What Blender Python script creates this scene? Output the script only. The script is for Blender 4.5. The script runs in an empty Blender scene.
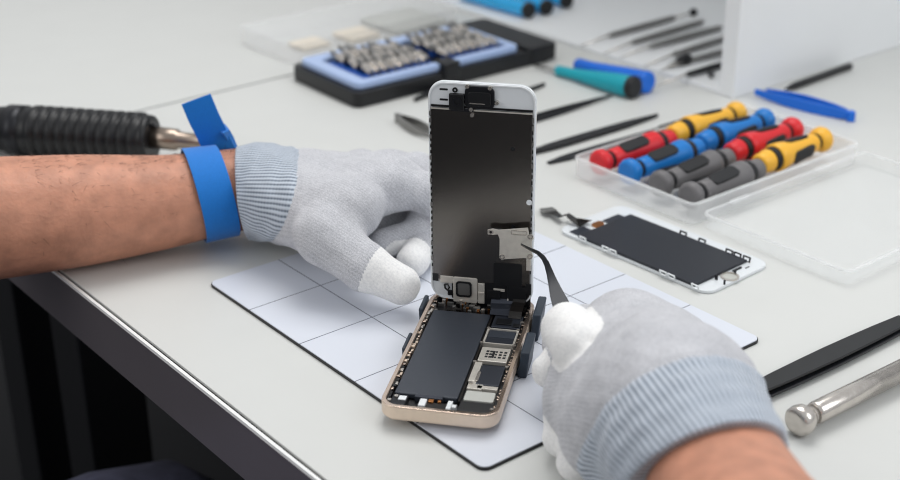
import bpy, bmesh, math, random
import numpy as np
from mathutils import Vector, Matrix
random.seed(7)
S = 0.001                                  # everything below is written in millimetres
COL = bpy.context.scene.collection
# ------------------------------------------------------------------ camera calibration
CW = np.array([9.381168, -568.204957, 363.337164])
MM = np.array([[0.999969962676124, 0.007041356681049854, 0.003239296467026531],
               [0.0, 0.41793461453113356, -0.9084771092199917],
               [-0.007750725482885867, 0.9084498209988282, 0.41792206089375794]])
FPX = 1387.368
def at(x, y, z=0.0):
    """photo direction (x, y) met with the horizontal plane z (mm above the desk)"""
    d = MM @ np.array([(x - 450) / FPX, -(y - 240) / FPX, -1.0])
    return CW + d * (z - CW[2]) / d[2]
UD = np.array([.6270, -.7790]); VD = np.array([.7790, .6270])       # desk edge and across it
# ------------------------------------------------------------------ mesh helpers (mm)
class MB:
    def __init__(s): s.bm = bmesh.new()
    def poly(s, pts, faces, smooth=False):
        vs = [s.bm.verts.new(Vector(p)) for p in pts]
        for f in faces:
            try:
                fc = s.bm.faces.new([vs[i] for i in f]); fc.smooth = smooth
            except ValueError: pass
        return s
    def box(s, x0, x1, y0, y1, z0, z1, m=None):
        p = [(x0,y0,z0),(x1,y0,z0),(x1,y1,z0),(x0,y1,z0),(x0,y0,z1),(x1,y0,z1),(x1,y1,z1),(x0,y1,z1)]
        if m is not None: p = [tuple(m @ Vector(q)) for q in p]
        return s.poly(p, [(3,2,1,0),(4,5,6,7),(0,1,5,4),(1,2,6,5),(2,3,7,6),(3,0,4,7)])
    def prism(s, out, z0, z1, m=None, smooth=False):
        n = len(out); p = [(x,y,z0) for x,y in out] + [(x,y,z1) for x,y in out]
        if m is not None: p = [tuple(m @ Vector(q)) for q in p]
        return s.poly(p, [tuple(range(n))[::-1], tuple(range(n,2*n))] + [(i,(i+1)%n,n+(i+1)%n,n+i) for i in range(n)])
    def ring(s, out, inn, z0, z1, m=None):
        n = len(out); p = [(x,y,z0) for x,y in out]+[(x,y,z1) for x,y in out]+[(x,y,z0) for x,y in inn]+[(x,y,z1) for x,y in inn]
        if m is not None: p = [tuple(m @ Vector(q)) for q in p]
        f = []
        for i in range(n):
            j = (i+1) % n
            f += [(i,j,n+j,n+i),(2*n+j,2*n+i,3*n+i,3*n+j),(n+i,n+j,3*n+j,3*n+i),(j,i,2*n+i,2*n+j)]
        return s.poly(p, f)
    def tube(s, path, radii, seg=16, cap=True, flat=None, smooth=True, up=None, rib=0, nrib=0):
        """sweep; flat = (width factor, height factor); up = reference up direction"""
        path = [Vector(p) for p in path]; n = len(path)
        if not hasattr(radii, '__len__'): radii = [radii]*n
        upv = Vector(up) if up is not None else Vector((0,0,1)); rings = []
        for i, p in enumerate(path):
            t = (path[min(i+1,n-1)] - path[max(i-1,0)]).normalized()
            u = upv - t*upv.dot(t)
            if u.length < 1e-3: u = Vector((1,0,0)) - t*t.x
            u.normalize(); w = t.cross(u)
            fw, fh = flat if flat else (1,1)
            row = []
            for k in range(seg):
                a = 2*math.pi*k/seg; r = radii[i] if not isinstance(radii[i], tuple) else 1.0
                rw, rh = (radii[i] if isinstance(radii[i], tuple) else (r*fw, r*fh))
                q = 1 + (rib*math.cos(nrib*a) if nrib else 0)
                row.append(s.bm.verts.new(p + w*math.cos(a)*rw*q + u*math.sin(a)*rh*q))
            rings.append(row)
        for i in range(n-1):
            for k in range(seg):
                f = s.bm.faces.new([rings[i][k], rings[i][(k+1)%seg], rings[i+1][(k+1)%seg], rings[i+1][k]]); f.smooth = smooth
        if cap:
            s.bm.faces.new(rings[0][::-1]); s.bm.faces.new(rings[-1])
        return s
    def strip(s, path, width, thick, side):
        """flat ribbon along path; side = list or single vector giving the width direction"""
        n = len(path); P = [Vector(p) for p in path]; pts = []
        for i, p in enumerate(P):
            t = (P[min(i+1,n-1)] - P[max(i-1,0)]).normalized()
            sd = Vector(side[i] if isinstance(side, list) else side); sd = (sd - t*sd.dot(t)).normalized()
            nn = t.cross(sd); w = width[i] if hasattr(width,'__len__') else width
            for a, b in ((-1,-1),(1,-1),(1,1),(-1,1)): pts.append(p + sd*a*w/2 + nn*b*thick/2)
        f = [(3,2,1,0), tuple(4*(n-1)+k for k in range(4))]
        for i in range(n-1):
            for k in range(4): f.append((4*i+k, 4*i+(k+1)%4, 4*i+4+(k+1)%4, 4*i+4+k))
        return s.poly([tuple(q) for q in pts], f)
    def cyl(s, a, b, r, seg=20, r2=None):
        return s.tube([a, b], [r, r if r2 is None else r2], seg, smooth=True)
def rrect(x0, x1, y0, y1, r, n=6):
    out = []
    for cx, cy, a0 in ((x1-r,y1-r,0),(x0+r,y1-r,90),(x0+r,y0+r,180),(x1-r,y0+r,270)):
        for k in range(n+1):
            a = math.radians(a0 + 90*k/n); out.append((cx+r*math.cos(a), cy+r*math.sin(a)))
    return out
def circ(cx, cy, r, n=20): return [(cx+r*math.cos(2*math.pi*k/n), cy+r*math.sin(2*math.pi*k/n)) for k in range(n)]
def tag(o, label=None, cat=None, group=None, kind=None):
    for k, v in (('label',label),('category',cat),('group',group),('kind',kind)):
        if v: o[k] = v
    return o
def obj(name, mb, m, parent=None, bevel=0, bseg=2, off=None, auto=True, loc=None, rz=0):
    bm = mb.bm; bmesh.ops.recalc_face_normals(bm, faces=bm.faces)
    if off is not None: bmesh.ops.translate(bm, verts=bm.verts, vec=-Vector(off))
    bmesh.ops.scale(bm, vec=(S,S,S), verts=bm.verts)
    me = bpy.data.meshes.new(name); bm.to_mesh(me); bm.free()
    for mm in (m if isinstance(m, (list,tuple)) else [m]): me.materials.append(mm)
    o = bpy.data.objects.new(name, me); COL.objects.link(o); o.parent = parent
    if bevel:
        b = o.modifiers.new('bevel','BEVEL'); b.width = bevel*S; b.segments = bseg; b.limit_method = 'ANGLE'; b.angle_limit = math.radians(40)
        if auto:
            for p in me.polygons: p.use_smooth = True
            b.harden_normals = True
    if loc is not None: o.location = Vector(loc)*S; o.rotation_euler[2] = rz
    return o
def thing(name, loc, rz=0, label=None, cat=None, group=None):
    o = bpy.data.objects.new(name, None); COL.objects.link(o); o.empty_display_size = .01
    o.location = Vector(loc)*S; o.rotation_euler[2] = rz
    return tag(o, label, cat, group)
def copy_tree(o, parent=None):
    c = o.copy(); COL.objects.link(c); c.parent = parent
    for ch in list(o.children): copy_tree(ch, c)
    return c
# ------------------------------------------------------------------ materials
def srgb(c):
    if isinstance(c, str): c = tuple(int(c[i:i+2],16) for i in (0,2,4))
    return tuple(((v/255)/12.92 if v/255 <= .04045 else ((v/255+.055)/1.055)**2.4) for v in c) + (1,)
def mat(name, c, rough=.5, metal=0, noise=0, nscale=300, bump=0, bscale=800, alpha=1, trans=0, spec=.5, sheen=0, coat=0, ior=1.45, sss=0):
    m = bpy.data.materials.new(name); m.use_nodes = True; nt = m.node_tree; b = nt.nodes['Principled BSDF']
    b.inputs['Base Color'].default_value = srgb(c); b.inputs['Roughness'].default_value = rough; b.inputs['Metallic'].default_value = metal
    b.inputs['Alpha'].default_value = alpha; b.inputs['Transmission Weight'].default_value = trans; b.inputs['IOR'].default_value = ior
    b.inputs['Specular IOR Level'].default_value = spec; b.inputs['Sheen Weight'].default_value = sheen; b.inputs['Coat Weight'].default_value = coat
    if sss:
        b.inputs['Subsurface Weight'].default_value = sss; b.inputs['Subsurface Radius'].default_value = (1,.35,.2); b.inputs['Subsurface Scale'].default_value = .004
    if noise or bump:
        tc = nt.nodes.new('ShaderNodeTexCoord')
    if noise:
        n = nt.nodes.new('ShaderNodeTexNoise'); n.inputs['Scale'].default_value = nscale; n.inputs['Detail'].default_value = 4
        nt.links.new(tc.outputs['Object'], n.inputs['Vector'])
        r = nt.nodes.new('ShaderNodeMapRange'); r.inputs['From Min'].default_value = .3; r.inputs['From Max'].default_value = .7
        r.inputs['To Min'].default_value = 1-noise; r.inputs['To Max'].default_value = 1+noise*.6
        nt.links.new(n.outputs['Fac'], r.inputs['Value'])
        mx = nt.nodes.new('ShaderNodeMix'); mx.data_type = 'RGBA'; mx.blend_type = 'MULTIPLY'; mx.inputs['Factor'].default_value = 1
        mx.inputs[6].default_value = srgb(c); nt.links.new(r.outputs['Result'], mx.inputs[7]); nt.links.new(mx.outputs[2], b.inputs['Base Color'])
    if bump:
        n2 = nt.nodes.new('ShaderNodeTexNoise'); n2.inputs['Scale'].default_value = bscale; n2.inputs['Detail'].default_value = 3
        nt.links.new(tc.outputs['Object'], n2.inputs['Vector'])
        bp = nt.nodes.new('ShaderNodeBump'); bp.inputs['Strength'].default_value = bump; bp.inputs['Distance'].default_value = .0006
        nt.links.new(n2.outputs['Fac'], bp.inputs['Height']); nt.links.new(bp.outputs['Normal'], b.inputs['Normal'])
    return m
M = dict(
 desk = mat('desk laminate','cfd0cd',.45,noise=.012,nscale=30),
 deskedge = mat('desk white edge','eeeeec',.35),
 deskgap = mat('desk black gap','08080a',.6),
 apron = mat('apron metal','645f64',.33,.25,noise=.08,nscale=8),
 floor = mat('dark floor','141419',.7,noise=.2,nscale=8),
 black = mat('black plastic','121316',.38),
 blacksoft = mat('black rubber','1b1c1f',.6),
 darkmetal = mat('dark coated steel','26272b',.32,.5),
 steel = mat('brushed steel','cfc9c2',.25,.85,noise=.1,nscale=200),
 steeldull = mat('dull steel','8d8c8a',.42,.9),
 gold = mat('champagne aluminium','e3d0bd',.34,.55,noise=.03,nscale=400),
 goldshiny = mat('polished champagne','f2dccb',.16,1),
 battery = mat('battery wrap','373c45',.42,.1,noise=.05,nscale=500),
 pcb = mat('dark board','15161a',.45,noise=.4,nscale=900),
 shield = mat('silver shield','ddd8cf',.3,.5,noise=.08,nscale=300),
 shielddark = mat('graphite shield','3b3f48',.35,.5),
 sticker = mat('grey sticker','b9bab4',.6),
 white = mat('white plastic','e3e6e8',.35),
 whiteglass = mat('white glass','dfe3e6',.18,coat=.5),
 copper = mat('copper contacts','b77b4b',.3,1),
 cablack = mat('flex cable','1a1715',.3,noise=.3,nscale=400),
 navy = mat('navy rubber','27323f',.5,noise=.08,nscale=500),
 lcdback = mat('lcd back film','24272f',.38,.15),
 skin = mat('skin','c48a70',.5,noise=.2,nscale=90,bump=.6,bscale=420,sss=.06),
 hair = mat('arm hair','3a241a',.6),
 strap = mat('blue strap','0474cb',.75,noise=.06,nscale=900,bump=.25,bscale=1500,sheen=.2),
 jeans = mat('navy cloth','5c5d72',.9,noise=.3,nscale=60),
 red = mat('red plastic','d8242d',.4), blue = mat('blue plastic','1377c6',.4), yellow = mat('yellow plastic','f3b73a',.4), grey = mat('grey plastic','6d6b6c',.45),
 royal = mat('royal blue plastic','0a6ad6',.35), teal = mat('teal plastic','10a0b0',.35), cyan = mat('cyan plastic','0ea8e6',.25,coat=.6),
 casewhite = mat('cabinet white','eceeef',.45,noise=.01,nscale=20),
 icy = mat('pale blue tray','a9bfe6',.3,coat=.3), bitblue = mat('bit rack blue','124a9c',.35),
 beige = mat('beige card','e6dac6',.7),
)
def clear_mat(name, c, alpha, rough=.1):
    m = mat(name, c, rough, alpha=alpha, spec=.6); return m
M['clear'] = clear_mat('clear polypropylene','fdfefe',.3,.22)
M['clearthin'] = clear_mat('clear lid plastic','fafcfd',.12)
M['tube_clear'] = clear_mat('clear case','fafafa',.2)
def brushed():
    m = mat('brushed dark plate','74706d',.36,1); nt = m.node_tree; b = nt.nodes['Principled BSDF']
    tc = nt.nodes.new('ShaderNodeTexCoord'); mp = nt.nodes.new('ShaderNodeMapping'); mp.inputs['Scale'].default_value = (1800,1800,900)
    n = nt.nodes.new('ShaderNodeTexNoise'); n.inputs['Scale'].default_value = 1; n.inputs['Detail'].default_value = 2
    nt.links.new(tc.outputs['Object'], mp.inputs[0]); nt.links.new(mp.outputs[0], n.inputs['Vector'])
    r = nt.nodes.new('ShaderNodeMapRange'); r.inputs['To Min'].default_value = .16; r.inputs['To Max'].default_value = .27
    nt.links.new(n.outputs['Fac'], r.inputs['Value']); nt.links.new(r.outputs[0], b.inputs['Roughness'])
    bp = nt.nodes.new('ShaderNodeBump'); bp.inputs['Strength'].default_value = .05; bp.inputs['Distance'].default_value = .0002
    nt.links.new(n.outputs['Fac'], bp.inputs['Height']); nt.links.new(bp.outputs['Normal'], b.inputs['Normal'])
    return m
M['plate'] = brushed()
M['tweezer'] = mat('black tweezer coating','1c1e24',.28,.3)
def knit(name, c1, c2, scale, white=False, rib=False):
    """knitted cloth: fine rows plus speckle"""
    m = bpy.data.materials.new(name); m.use_nodes = True; nt = m.node_tree; b = nt.nodes['Principled BSDF']
    b.inputs['Roughness'].default_value = .95; b.inputs['Sheen Weight'].default_value = .25; b.inputs['Specular IOR Level'].default_value = .15
    tc = nt.nodes.new('ShaderNodeTexCoord')
    n = nt.nodes.new('ShaderNodeTexNoise'); n.inputs['Scale'].default_value = scale; n.inputs['Detail'].default_value = 5; n.inputs['Roughness'].default_value = .8
    n2 = nt.nodes.new('ShaderNodeTexNoise'); n2.inputs['Scale'].default_value = 90; n2.inputs['Detail'].default_value = 2
    w = nt.nodes.new('ShaderNodeTexWave'); w.inputs['Scale'].default_value = 210; w.inputs['Distortion'].default_value = 2.5; w.inputs['Detail'].default_value = 1; w.inputs['Detail Scale'].default_value = .3
    w.bands_direction = 'DIAGONAL'
    for q in (n, n2, w): nt.links.new(tc.outputs['Object'], q.inputs['Vector'])
    a = nt.nodes.new('ShaderNodeMath'); a.operation = 'MULTIPLY_ADD'; a.inputs[1].default_value = .75 if rib else .05 if not white else .04
    if rib:
        uvn = nt.nodes.new('ShaderNodeUVMap'); uvn.uv_map = 'rib'; sp = nt.nodes.new('ShaderNodeSeparateXYZ'); nt.links.new(uvn.outputs[0], sp.inputs[0])
        res = []
        for ax_i in (0, 1):
            mu = nt.nodes.new('ShaderNodeMath'); mu.operation = 'MULTIPLY'; mu.inputs[1].default_value = 2*math.pi; nt.links.new(sp.outputs[ax_i], mu.inputs[0])
            si = nt.nodes.new('ShaderNodeMath'); si.operation = 'SINE'; nt.links.new(mu.outputs[0], si.inputs[0]); res.append(si)
        m2 = nt.nodes.new('ShaderNodeMath'); m2.operation = 'MULTIPLY_ADD'; m2.inputs[1].default_value = .18; nt.links.new(res[1].outputs[0], m2.inputs[0]); nt.links.new(res[0].outputs[0], m2.inputs[2])
        m3 = nt.nodes.new('ShaderNodeMath'); m3.operation = 'MULTIPLY_ADD'; m3.inputs[1].default_value = .42; m3.inputs[2].default_value = .35; nt.links.new(m2.outputs[0], m3.inputs[0])
        nt.links.new(m3.outputs[0], a.inputs[0])
    else: nt.links.new(w.outputs['Fac'], a.inputs[0]); nt.links.new(n.outputs['Fac'], a.inputs[2])
    a2 = nt.nodes.new('ShaderNodeMath'); a2.operation = 'MULTIPLY_ADD'; a2.inputs[1].default_value = .14
    nt.links.new(n2.outputs['Fac'], a2.inputs[0]); nt.links.new(a.outputs[0], a2.inputs[2])
    cr = nt.nodes.new('ShaderNodeValToRGB'); cr.color_ramp.elements[0].position = .45 if rib else .40; cr.color_ramp.elements[1].position = 1.0 if rib else .74
    cr.color_ramp.elements[0].color = srgb(c1); cr.color_ramp.elements[1].color = srgb(c2)
    nt.links.new(a2.outputs[0], cr.inputs[0]); nt.links.new(cr.outputs[0], b.inputs['Base Color'])
    bp = nt.nodes.new('ShaderNodeBump'); bp.inputs['Strength'].default_value = .5 if not white else .3; bp.inputs['Distance'].default_value = .0006
    nt.links.new(a.outputs[0], bp.inputs['Height']); nt.links.new(bp.outputs['Normal'], b.inputs['Normal'])
    return m
M['glove'] = knit('grey knit glove','8d8f95','dddde1',1600)
M['cuff'] = knit('blue grey ribbed cuff','5f6b79','c3cbd6',1100,rib=True)
M['coat'] = knit('white coated fingertip','dcdcdc','f6f5f3',700,True)
def mat_sheet(x0, y0, nx, ny, cell):
    """pale blue sheet with a thin ruled grid (object space)"""
    m = bpy.data.materials.new('pale blue gridded sheet'); m.use_nodes = True; nt = m.node_tree; b = nt.nodes['Principled BSDF']
    b.inputs['Roughness'].default_value = .3
    tc = nt.nodes.new('ShaderNodeTexCoord'); sp = nt.nodes.new('ShaderNodeSeparateXYZ'); nt.links.new(tc.outputs['Object'], sp.inputs[0])
    outs = []
    for ax in (0, 1):
        d = nt.nodes.new('ShaderNodeMath'); d.operation = 'DIVIDE'; d.inputs[1].default_value = cell*S; nt.links.new(sp.outputs[ax], d.inputs[0])
        p = nt.nodes.new('ShaderNodeMath'); p.operation = 'PINGPONG'; p.inputs[1].default_value = .5; nt.links.new(d.outputs[0], p.inputs[0])
        l = nt.nodes.new('ShaderNodeMath'); l.operation = 'LESS_THAN'; l.inputs[1].default_value = .3/cell; nt.links.new(p.outputs[0], l.inputs[0]); outs.append(l)
    mx = nt.nodes.new('ShaderNodeMath'); mx.operation = 'MAXIMUM'; nt.links.new(outs[0].outputs[0], mx.inputs[0]); nt.links.new(outs[1].outputs[0], mx.inputs[1])
    c = nt.nodes.new('ShaderNodeMix'); c.data_type = 'RGBA'; c.inputs[6].default_value = srgb('d6dae3'); c.inputs[7].default_value = srgb('4a5060')
    nt.links.new(mx.outputs[0], c.inputs[0]); nt.links.new(c.outputs[2], b.inputs['Base Color'])
    return m
# ------------------------------------------------------------------ frame helpers for flat items lying along the desk axes
def frame2(o, ang): # 2-D local->world
    c, s_ = math.cos(ang), math.sin(ang)
    return lambda x, y, z=0: (o[0]+c*x-s_*y, o[1]+s_*x+c*y, z)
AU = math.atan2(UD[1], UD[0]); AV = math.atan2(VD[1], VD[0])
# ================================================================== SETTING
mb = MB(); mb.box(-2500,2500,-2500,2500,-770,-740); tag(obj('floor', mb, M['floor']), kind='structure')
# desk: local x along its front edge (UD), local y across (VD)
E0 = np.array([-202.0, 145.0])
def uv(p): d = np.array(p[:2]) - E0; return float(d@UD), float(d@VD)
SEAM_U = (uv((-247,472))[0] + uv((-121,558))[0])/2
def make_desk(name, u0, u1, label, w=1100):
    t = thing(name, (E0[0], E0[1], 0), AU, label, 'desk', None)
    obj('desktop', MB().box(u0,u1,3.4,w,-3,0), M['desk'], t, .4)
    obj('edge_band', MB().box(u0,u1,0,1.8,-2.4,-.4), M['deskedge'], t)
    obj('edge_groove', MB().box(u0,u1,1.8,3.4,-3,-1.6), M['deskgap'], t)
    obj('apron', MB().box(u0,u1,.6,14,-37,-2.4), M['apron'], t)
    obj('core', MB().box(u0,u1,14,w,-28,-3), M['black'], t)
    for x in (u0+60, u1-60):
        for y in (90, w-80): obj('leg', MB().box(x-25,x+25,y-25,y+25,-740,-22), M['black'], t, 2)
    obj('shade_panel', MB().box(u0+90,u1-90,w-140,w-125,-600,-22), M['black'], t)  # black panel added to keep the space under the desk dark
    return t
make_desk('desk', SEAM_U+1.8, SEAM_U+1500, 'pale grey repair desk with a dark apron, carrying the mat and the opened phone')
make_desk('desk', SEAM_U-1400, SEAM_U-1.4, 'pale grey desk beyond the thin dark seam, behind the left arm')

# ================================================================== REPAIR MAT
CELL = 51.3
G0 = np.array(at(208,283.1,2))   # replaced by calibrated grid origin below
gc = [np.array([-135.4,160.7]), np.array([21.9,-34.8]), np.array([174.6,88.1]), np.array([17.4,283.6])]
gu = (gc[1]-gc[0])/np.linalg.norm(gc[1]-gc[0]); gv = np.array([-gu[1], gu[0]])
u0m, u1m, v0m, v1m = .105, 4.996, .058, 3.879
origin = gc[0] - gu*u0m*CELL - gv*v0m*CELL          # grid (0,0)
mt = thing('repair_mat', (origin[0], origin[1], 0), math.atan2(gu[1],gu[0]), 'pale blue work mat ruled in squares with a black underside, lying under the phone', 'mat')
o1 = rrect(u0m*CELL, u1m*CELL, v0m*CELL, v1m*CELL, 5)
obj('backing', MB().prism(o1, 0.05, 1.5), M['black'], mt)
o2 = rrect(u0m*CELL+.5, u1m*CELL-.5, v0m*CELL+.5, v1m*CELL-.5, 4.6)
obj('ruled_sheet', MB().prism(o2, 1.5, 2.0), mat_sheet(0,0,5,4,CELL), mt)

# ================================================================== SMARTPHONE
pf = at(377.3,404.9,12.6)[:2]; PU = np.array([.9785,-.2064]); PV = np.array([.2064,.9785])
PO = pf + PU*29.3; PZ = 5.0; PA = math.atan2(PU[1], PU[0])
def ploc(a, b, z): q = PO + PU*a + PV*b; return (q[0], q[1], z)
def on_plane(x, y, b):
    """photo direction met with the upright plane across the phone at depth b"""
    d = MM @ np.array([(x-450)/FPX, -(y-240)/FPX, -1.0]); n = np.array([PV[0],PV[1],0]); p0 = np.array(ploc(0,b,0))
    return CW + d*(((p0-CW)@n)/(d@n))
ph = thing('smartphone', (PO[0],PO[1],PZ), PA, 'opened gold smartphone body with its white display unit standing upright at the far end', 'smartphone')
out = rrect(-29.3,29.3,0,123.8,9,8); inn = rrect(-27.2,27.2,2.1,121.7,7.2,8)
mb = MB(); mb.prism(rrect(-28.6,28.6,.7,123.1,8.4,8),0,1.0); h = obj('housing', mb, M['gold'], ph)
obj('side_wall', MB().ring(out,inn,.6,7.0), M['gold'], ph, .5, 2)
obj('polished_chamfer', MB().ring(rrect(-29.1,29.1,.2,123.6,8.8,8), rrect(-27.0,27.0,2.3,121.5,7,8), 7.0,7.6), M['goldshiny'], ph, .2, 1)
obj('inner_lip', MB().ring(rrect(-27.2,27.2,2.1,121.7,7.2,8), rrect(-26.4,26.4,2.9,120.9,6.4,8), 1,6.3), M['pcb'], ph)
obj('inner_tray', MB().prism(rrect(-26.6,26.6,2.9,121,6.4,8),1.0,3.2), M['pcb'], ph)
obj('battery', MB().box(-24.8,6.9,15.3,104.8,3.2,6.3), M['battery'], ph, .8, 3)
obj('battery_tab', MB().box(-14,0,12.8,15.6,3.2,6.6), M['shielddark'], ph, .3)
# gold clips and screws along both walls
rr = random.Random(3)
for b in np.arange(8, 118, 3.1):
    L = rr.uniform(1.2, 2.6)
    obj('rim_clip', MB().box(-27.3, -25.6+rr.uniform(-.2,.6), b, b+L, 3.4, 6.2+rr.uniform(-.3,.8)), M[rr.choice(['goldshiny','steel','gold','pcb'])], ph, .15, 1)
    if rr.random() < .7: obj('rim_clip', MB().box(25.8-rr.uniform(0,.5), 27.3, b, b+L*.8, 3.4, 6.2+rr.uniform(-.4,.7)), M['goldshiny'], ph, .15, 1)
for a, b in [(-25.3,7.5),(-22.8,11.6),(25.2,8.2),(25.4,49.5),(25.4,72),(-25.4,109),(-21.5,116),(8.4,52),(8.2,72.5),(8.8,88.6),(24.6,89.2),(10.5,31),(22,105),(-12,117),(2,108.5),(25.3,98)]:
    obj('screw', MB().prism(circ(a,b,1.0,10),3.2,6.9), M['steel'], ph)
# battery edge trim of dark cable between battery and boards
obj('battery_flex', MB().box(7.3,8.4,14,108,3.2,5.6), M['cablack'], ph)
# boards, right column
obj('logic_board', MB().box(8.0,26.2,14,110,3.2,4.0), M['pcb'], ph)
obj('upper_shield', MB().box(9.6,25.0,91.5,105.5,4.0,6.2), M['shielddark'], ph, .4)
obj('upper_connector', MB().box(11.5,20,94,100,6.2,7.0).box(21,24.5,92.5,96,6.2,6.9), M['black'], ph, .2)
fr = MB(); fr.ring(rrect(8.4,25.2,72.3,89.2,.8,2), rrect(9.4,24.2,73.3,88.2,.6,2), 4.0, 6.5)
obj('shield_frame', fr, M['shield'], ph)
obj('processor_cover', MB().box(9.4,24.2,73.3,88.2,4,5.9), M['shielddark'], ph, .3)
obj('processor_film', MB().box(9.9,23.7,80.2,87.7,5.9,6.05), M['battery'], ph)
mb = MB(); mb.box(9.3,24.4,54,68.4,4,6.5); sim = obj('sim_reader', mb, M['shield'], ph, .4)
mb = MB()
for x in (12.3,14.2,17.2,19.2,21.6):
    for y in (57.5,60.3,63.1): mb.box(x,x+(1.5 if x!=17.2 else 1.0),y,y+1.7,6.5,6.56)
mb.box(15.7,17.0,57.5,64.8,6.5,6.56)
obj('sim_slots', mb, M['pcb'], sim)
obj('silver_bracket', MB().box(8.6,12.4,33,52.5,4,6.4).box(9.2,16.8,26.2,33,4,6.2), M['shield'], ph, .3)
obj('dark_module', MB().box(12.7,24.6,30.5,50.3,4,6.4), M['shielddark'], ph, .5)
obj('module_strip', MB().box(11.9,13.6,33,42,4,7.0), M['steel'], ph, .2)
obj('module_plate', MB().box(14.0,24.4,27.0,30.0,4,6.2), M['shield'], ph, .2)
obj('grey_sticker', MB().prism(rrect(9.8,24.4,15,24,1,3),4,6.2), M['sticker'], ph)
obj('loudspeaker', MB().prism(rrect(9.0,25.2,4.6,13.8,1.2,3),3.2,6.3), M['black'], ph, .4)
obj('dock_connector', MB().box(-8.5,5,2.9,10.5,3.2,5.6), M['cablack'], ph, .3)
mb = MB(); mb.box(-10.6,-7.2,5,11.5,3.2,6.8).box(3.2,5.6,4.2,11.8,3.2,6.9).box(5.6,7.8,6.6,9.2,3.2,6.6).box(-21.5,-17.6,9,12.8,3.2,6.5)
obj('connector_clips', mb, M['white'], ph, .3)
obj('copper_pads', MB().box(-6.6,-4,9.8,12.2,3.2,6.3).box(-2,-.4,10.5,12.2,3.2,6.3), M['copper'], ph, .1)
obj('vibration_motor', MB().box(-25,-17,4.8,14,3.2,6.1), M['darkmetal'], ph, .6)
# far end: camera corner and flex jumble
mb = MB()
for i in range(20):
    a = rr.uniform(-25,24); b = rr.uniform(106,119); w = rr.uniform(1.5,4); d = rr.uniform(1,2.4)
    mb.box(a,a+w,b,min(b+d,120.5),3.2,5+rr.uniform(0,1.8))
obj('far_end_components', mb, M['steeldull'], ph, .2, 1)
mb = MB()
for i in range(16):
    a = rr.uniform(-25,20); b = rr.uniform(106,118); mb.box(a,a+rr.uniform(3,6),b,b+rr.uniform(1.5,3),3.2,4.6+rr.uniform(0,1.5))
obj('far_end_flex', mb, M['cablack'], ph, .2, 1)
mb = MB()
for i in range(7):
    a = rr.uniform(-24,10); b = rr.uniform(106,118); mb.box(a,a+rr.uniform(.8,1.8),b,b+1,3.2,6.4+rr.uniform(0,.6))
obj('far_end_contacts', mb, M['copper'], ph, .1, 1)
# flex cable rising from the body to the display
mb = MB(); mb.strip([(12,104,6.6),(12,108,8.4),(11.5,112,8.2),(11,116,7.5),(11,118.2,9.5),(11,118.4,15)],[11,11,12,12,12,12],.3,(1,0,0))
obj('display_flex', mb, M['shielddark'], ph)
mb = MB(); mb.strip([(20.5,102,6.4),(20.5,106,8.6),(20.5,112,9),(20.5,117,8.6),(20.5,118.3,13)],7,.3,(1,0,0))
obj('digitizer_flex', mb, M['cablack'], ph)
# --- display unit: local frame x across, y depth, built upright.  zt(z) gives world height -> local
DB = 119.0; ZB = 11.0 - PZ
ds = bpy.data.objects.new('display_unit', None); COL.objects.link(ds); ds.parent = ph; ds.location = Vector((-.9, DB, ZB))*S; ds.empty_display_size=.01
R = Matrix.Rotation(math.radians(90),4,'X')    # (x,y,z)->(x,-z,y): prism y becomes up, prism z becomes toward viewer
def up(mbx): bmesh.ops.transform(mbx.bm, matrix=R, verts=mbx.bm.verts); return mbx
H = 126.6
obj('bezel', up(MB().prism(rrect(-28.6,28.6,0,H,9,10),-2.6,0)), M['whiteglass'], ds, .5, 3)
obj('side_rim', up(MB().ring(rrect(-28.2,28.2,.4,H-.4,8.6,10), rrect(-27.3,27.3,1.3,H-1.3,7.8,10),0,.7)), M['white'], ds, .2)
obj('metal_backplate', up(MB().prism(rrect(-26.9,26.9,12.6,112.3,.5,2),0,1.3)), M['plate'], ds, .25)
obj('plate_top_fold', up(MB().box(-26.9,26.9,111.7,112.4,1.3,1.7)), M['shield'], ds)
obj('plate_top_gap', up(MB().box(-26.9,26.9,112.6,113.7,0,.5)), M['black'], ds)
for a, z in ((16.8,92),(17.4,47.6),): obj('plate_hole', up(MB().prism(circ(a,z,1.2,16),1.3,1.36)), M['black'], ds)
obj('plate_rivet', up(MB().prism(circ(26.0,62.5,1.5,16),1.3,1.9)), M['white'], ds)
# spring clips along plate edges
mb = MB()
for z in (24,33,44,56,70,83,95,104,108):
    mb.box(-27.9,-26.7,z,z+2.2,.2,1.7); mb.box(26.7,27.7,z-1,z+1.4,.2,1.7)
obj('edge_clips', up(mb), M['steeldull'], ds, .1, 1)
mb = MB()
for i in range(26):
    z = 20+i*3.5; mb.box(-27.6,-26.8,z,z+1.6,.1,1.2); mb.box(26.8,27.5,z,z+1.9,.1,1.2)
obj('edge_seal', up(mb), M['black'], ds)
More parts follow.
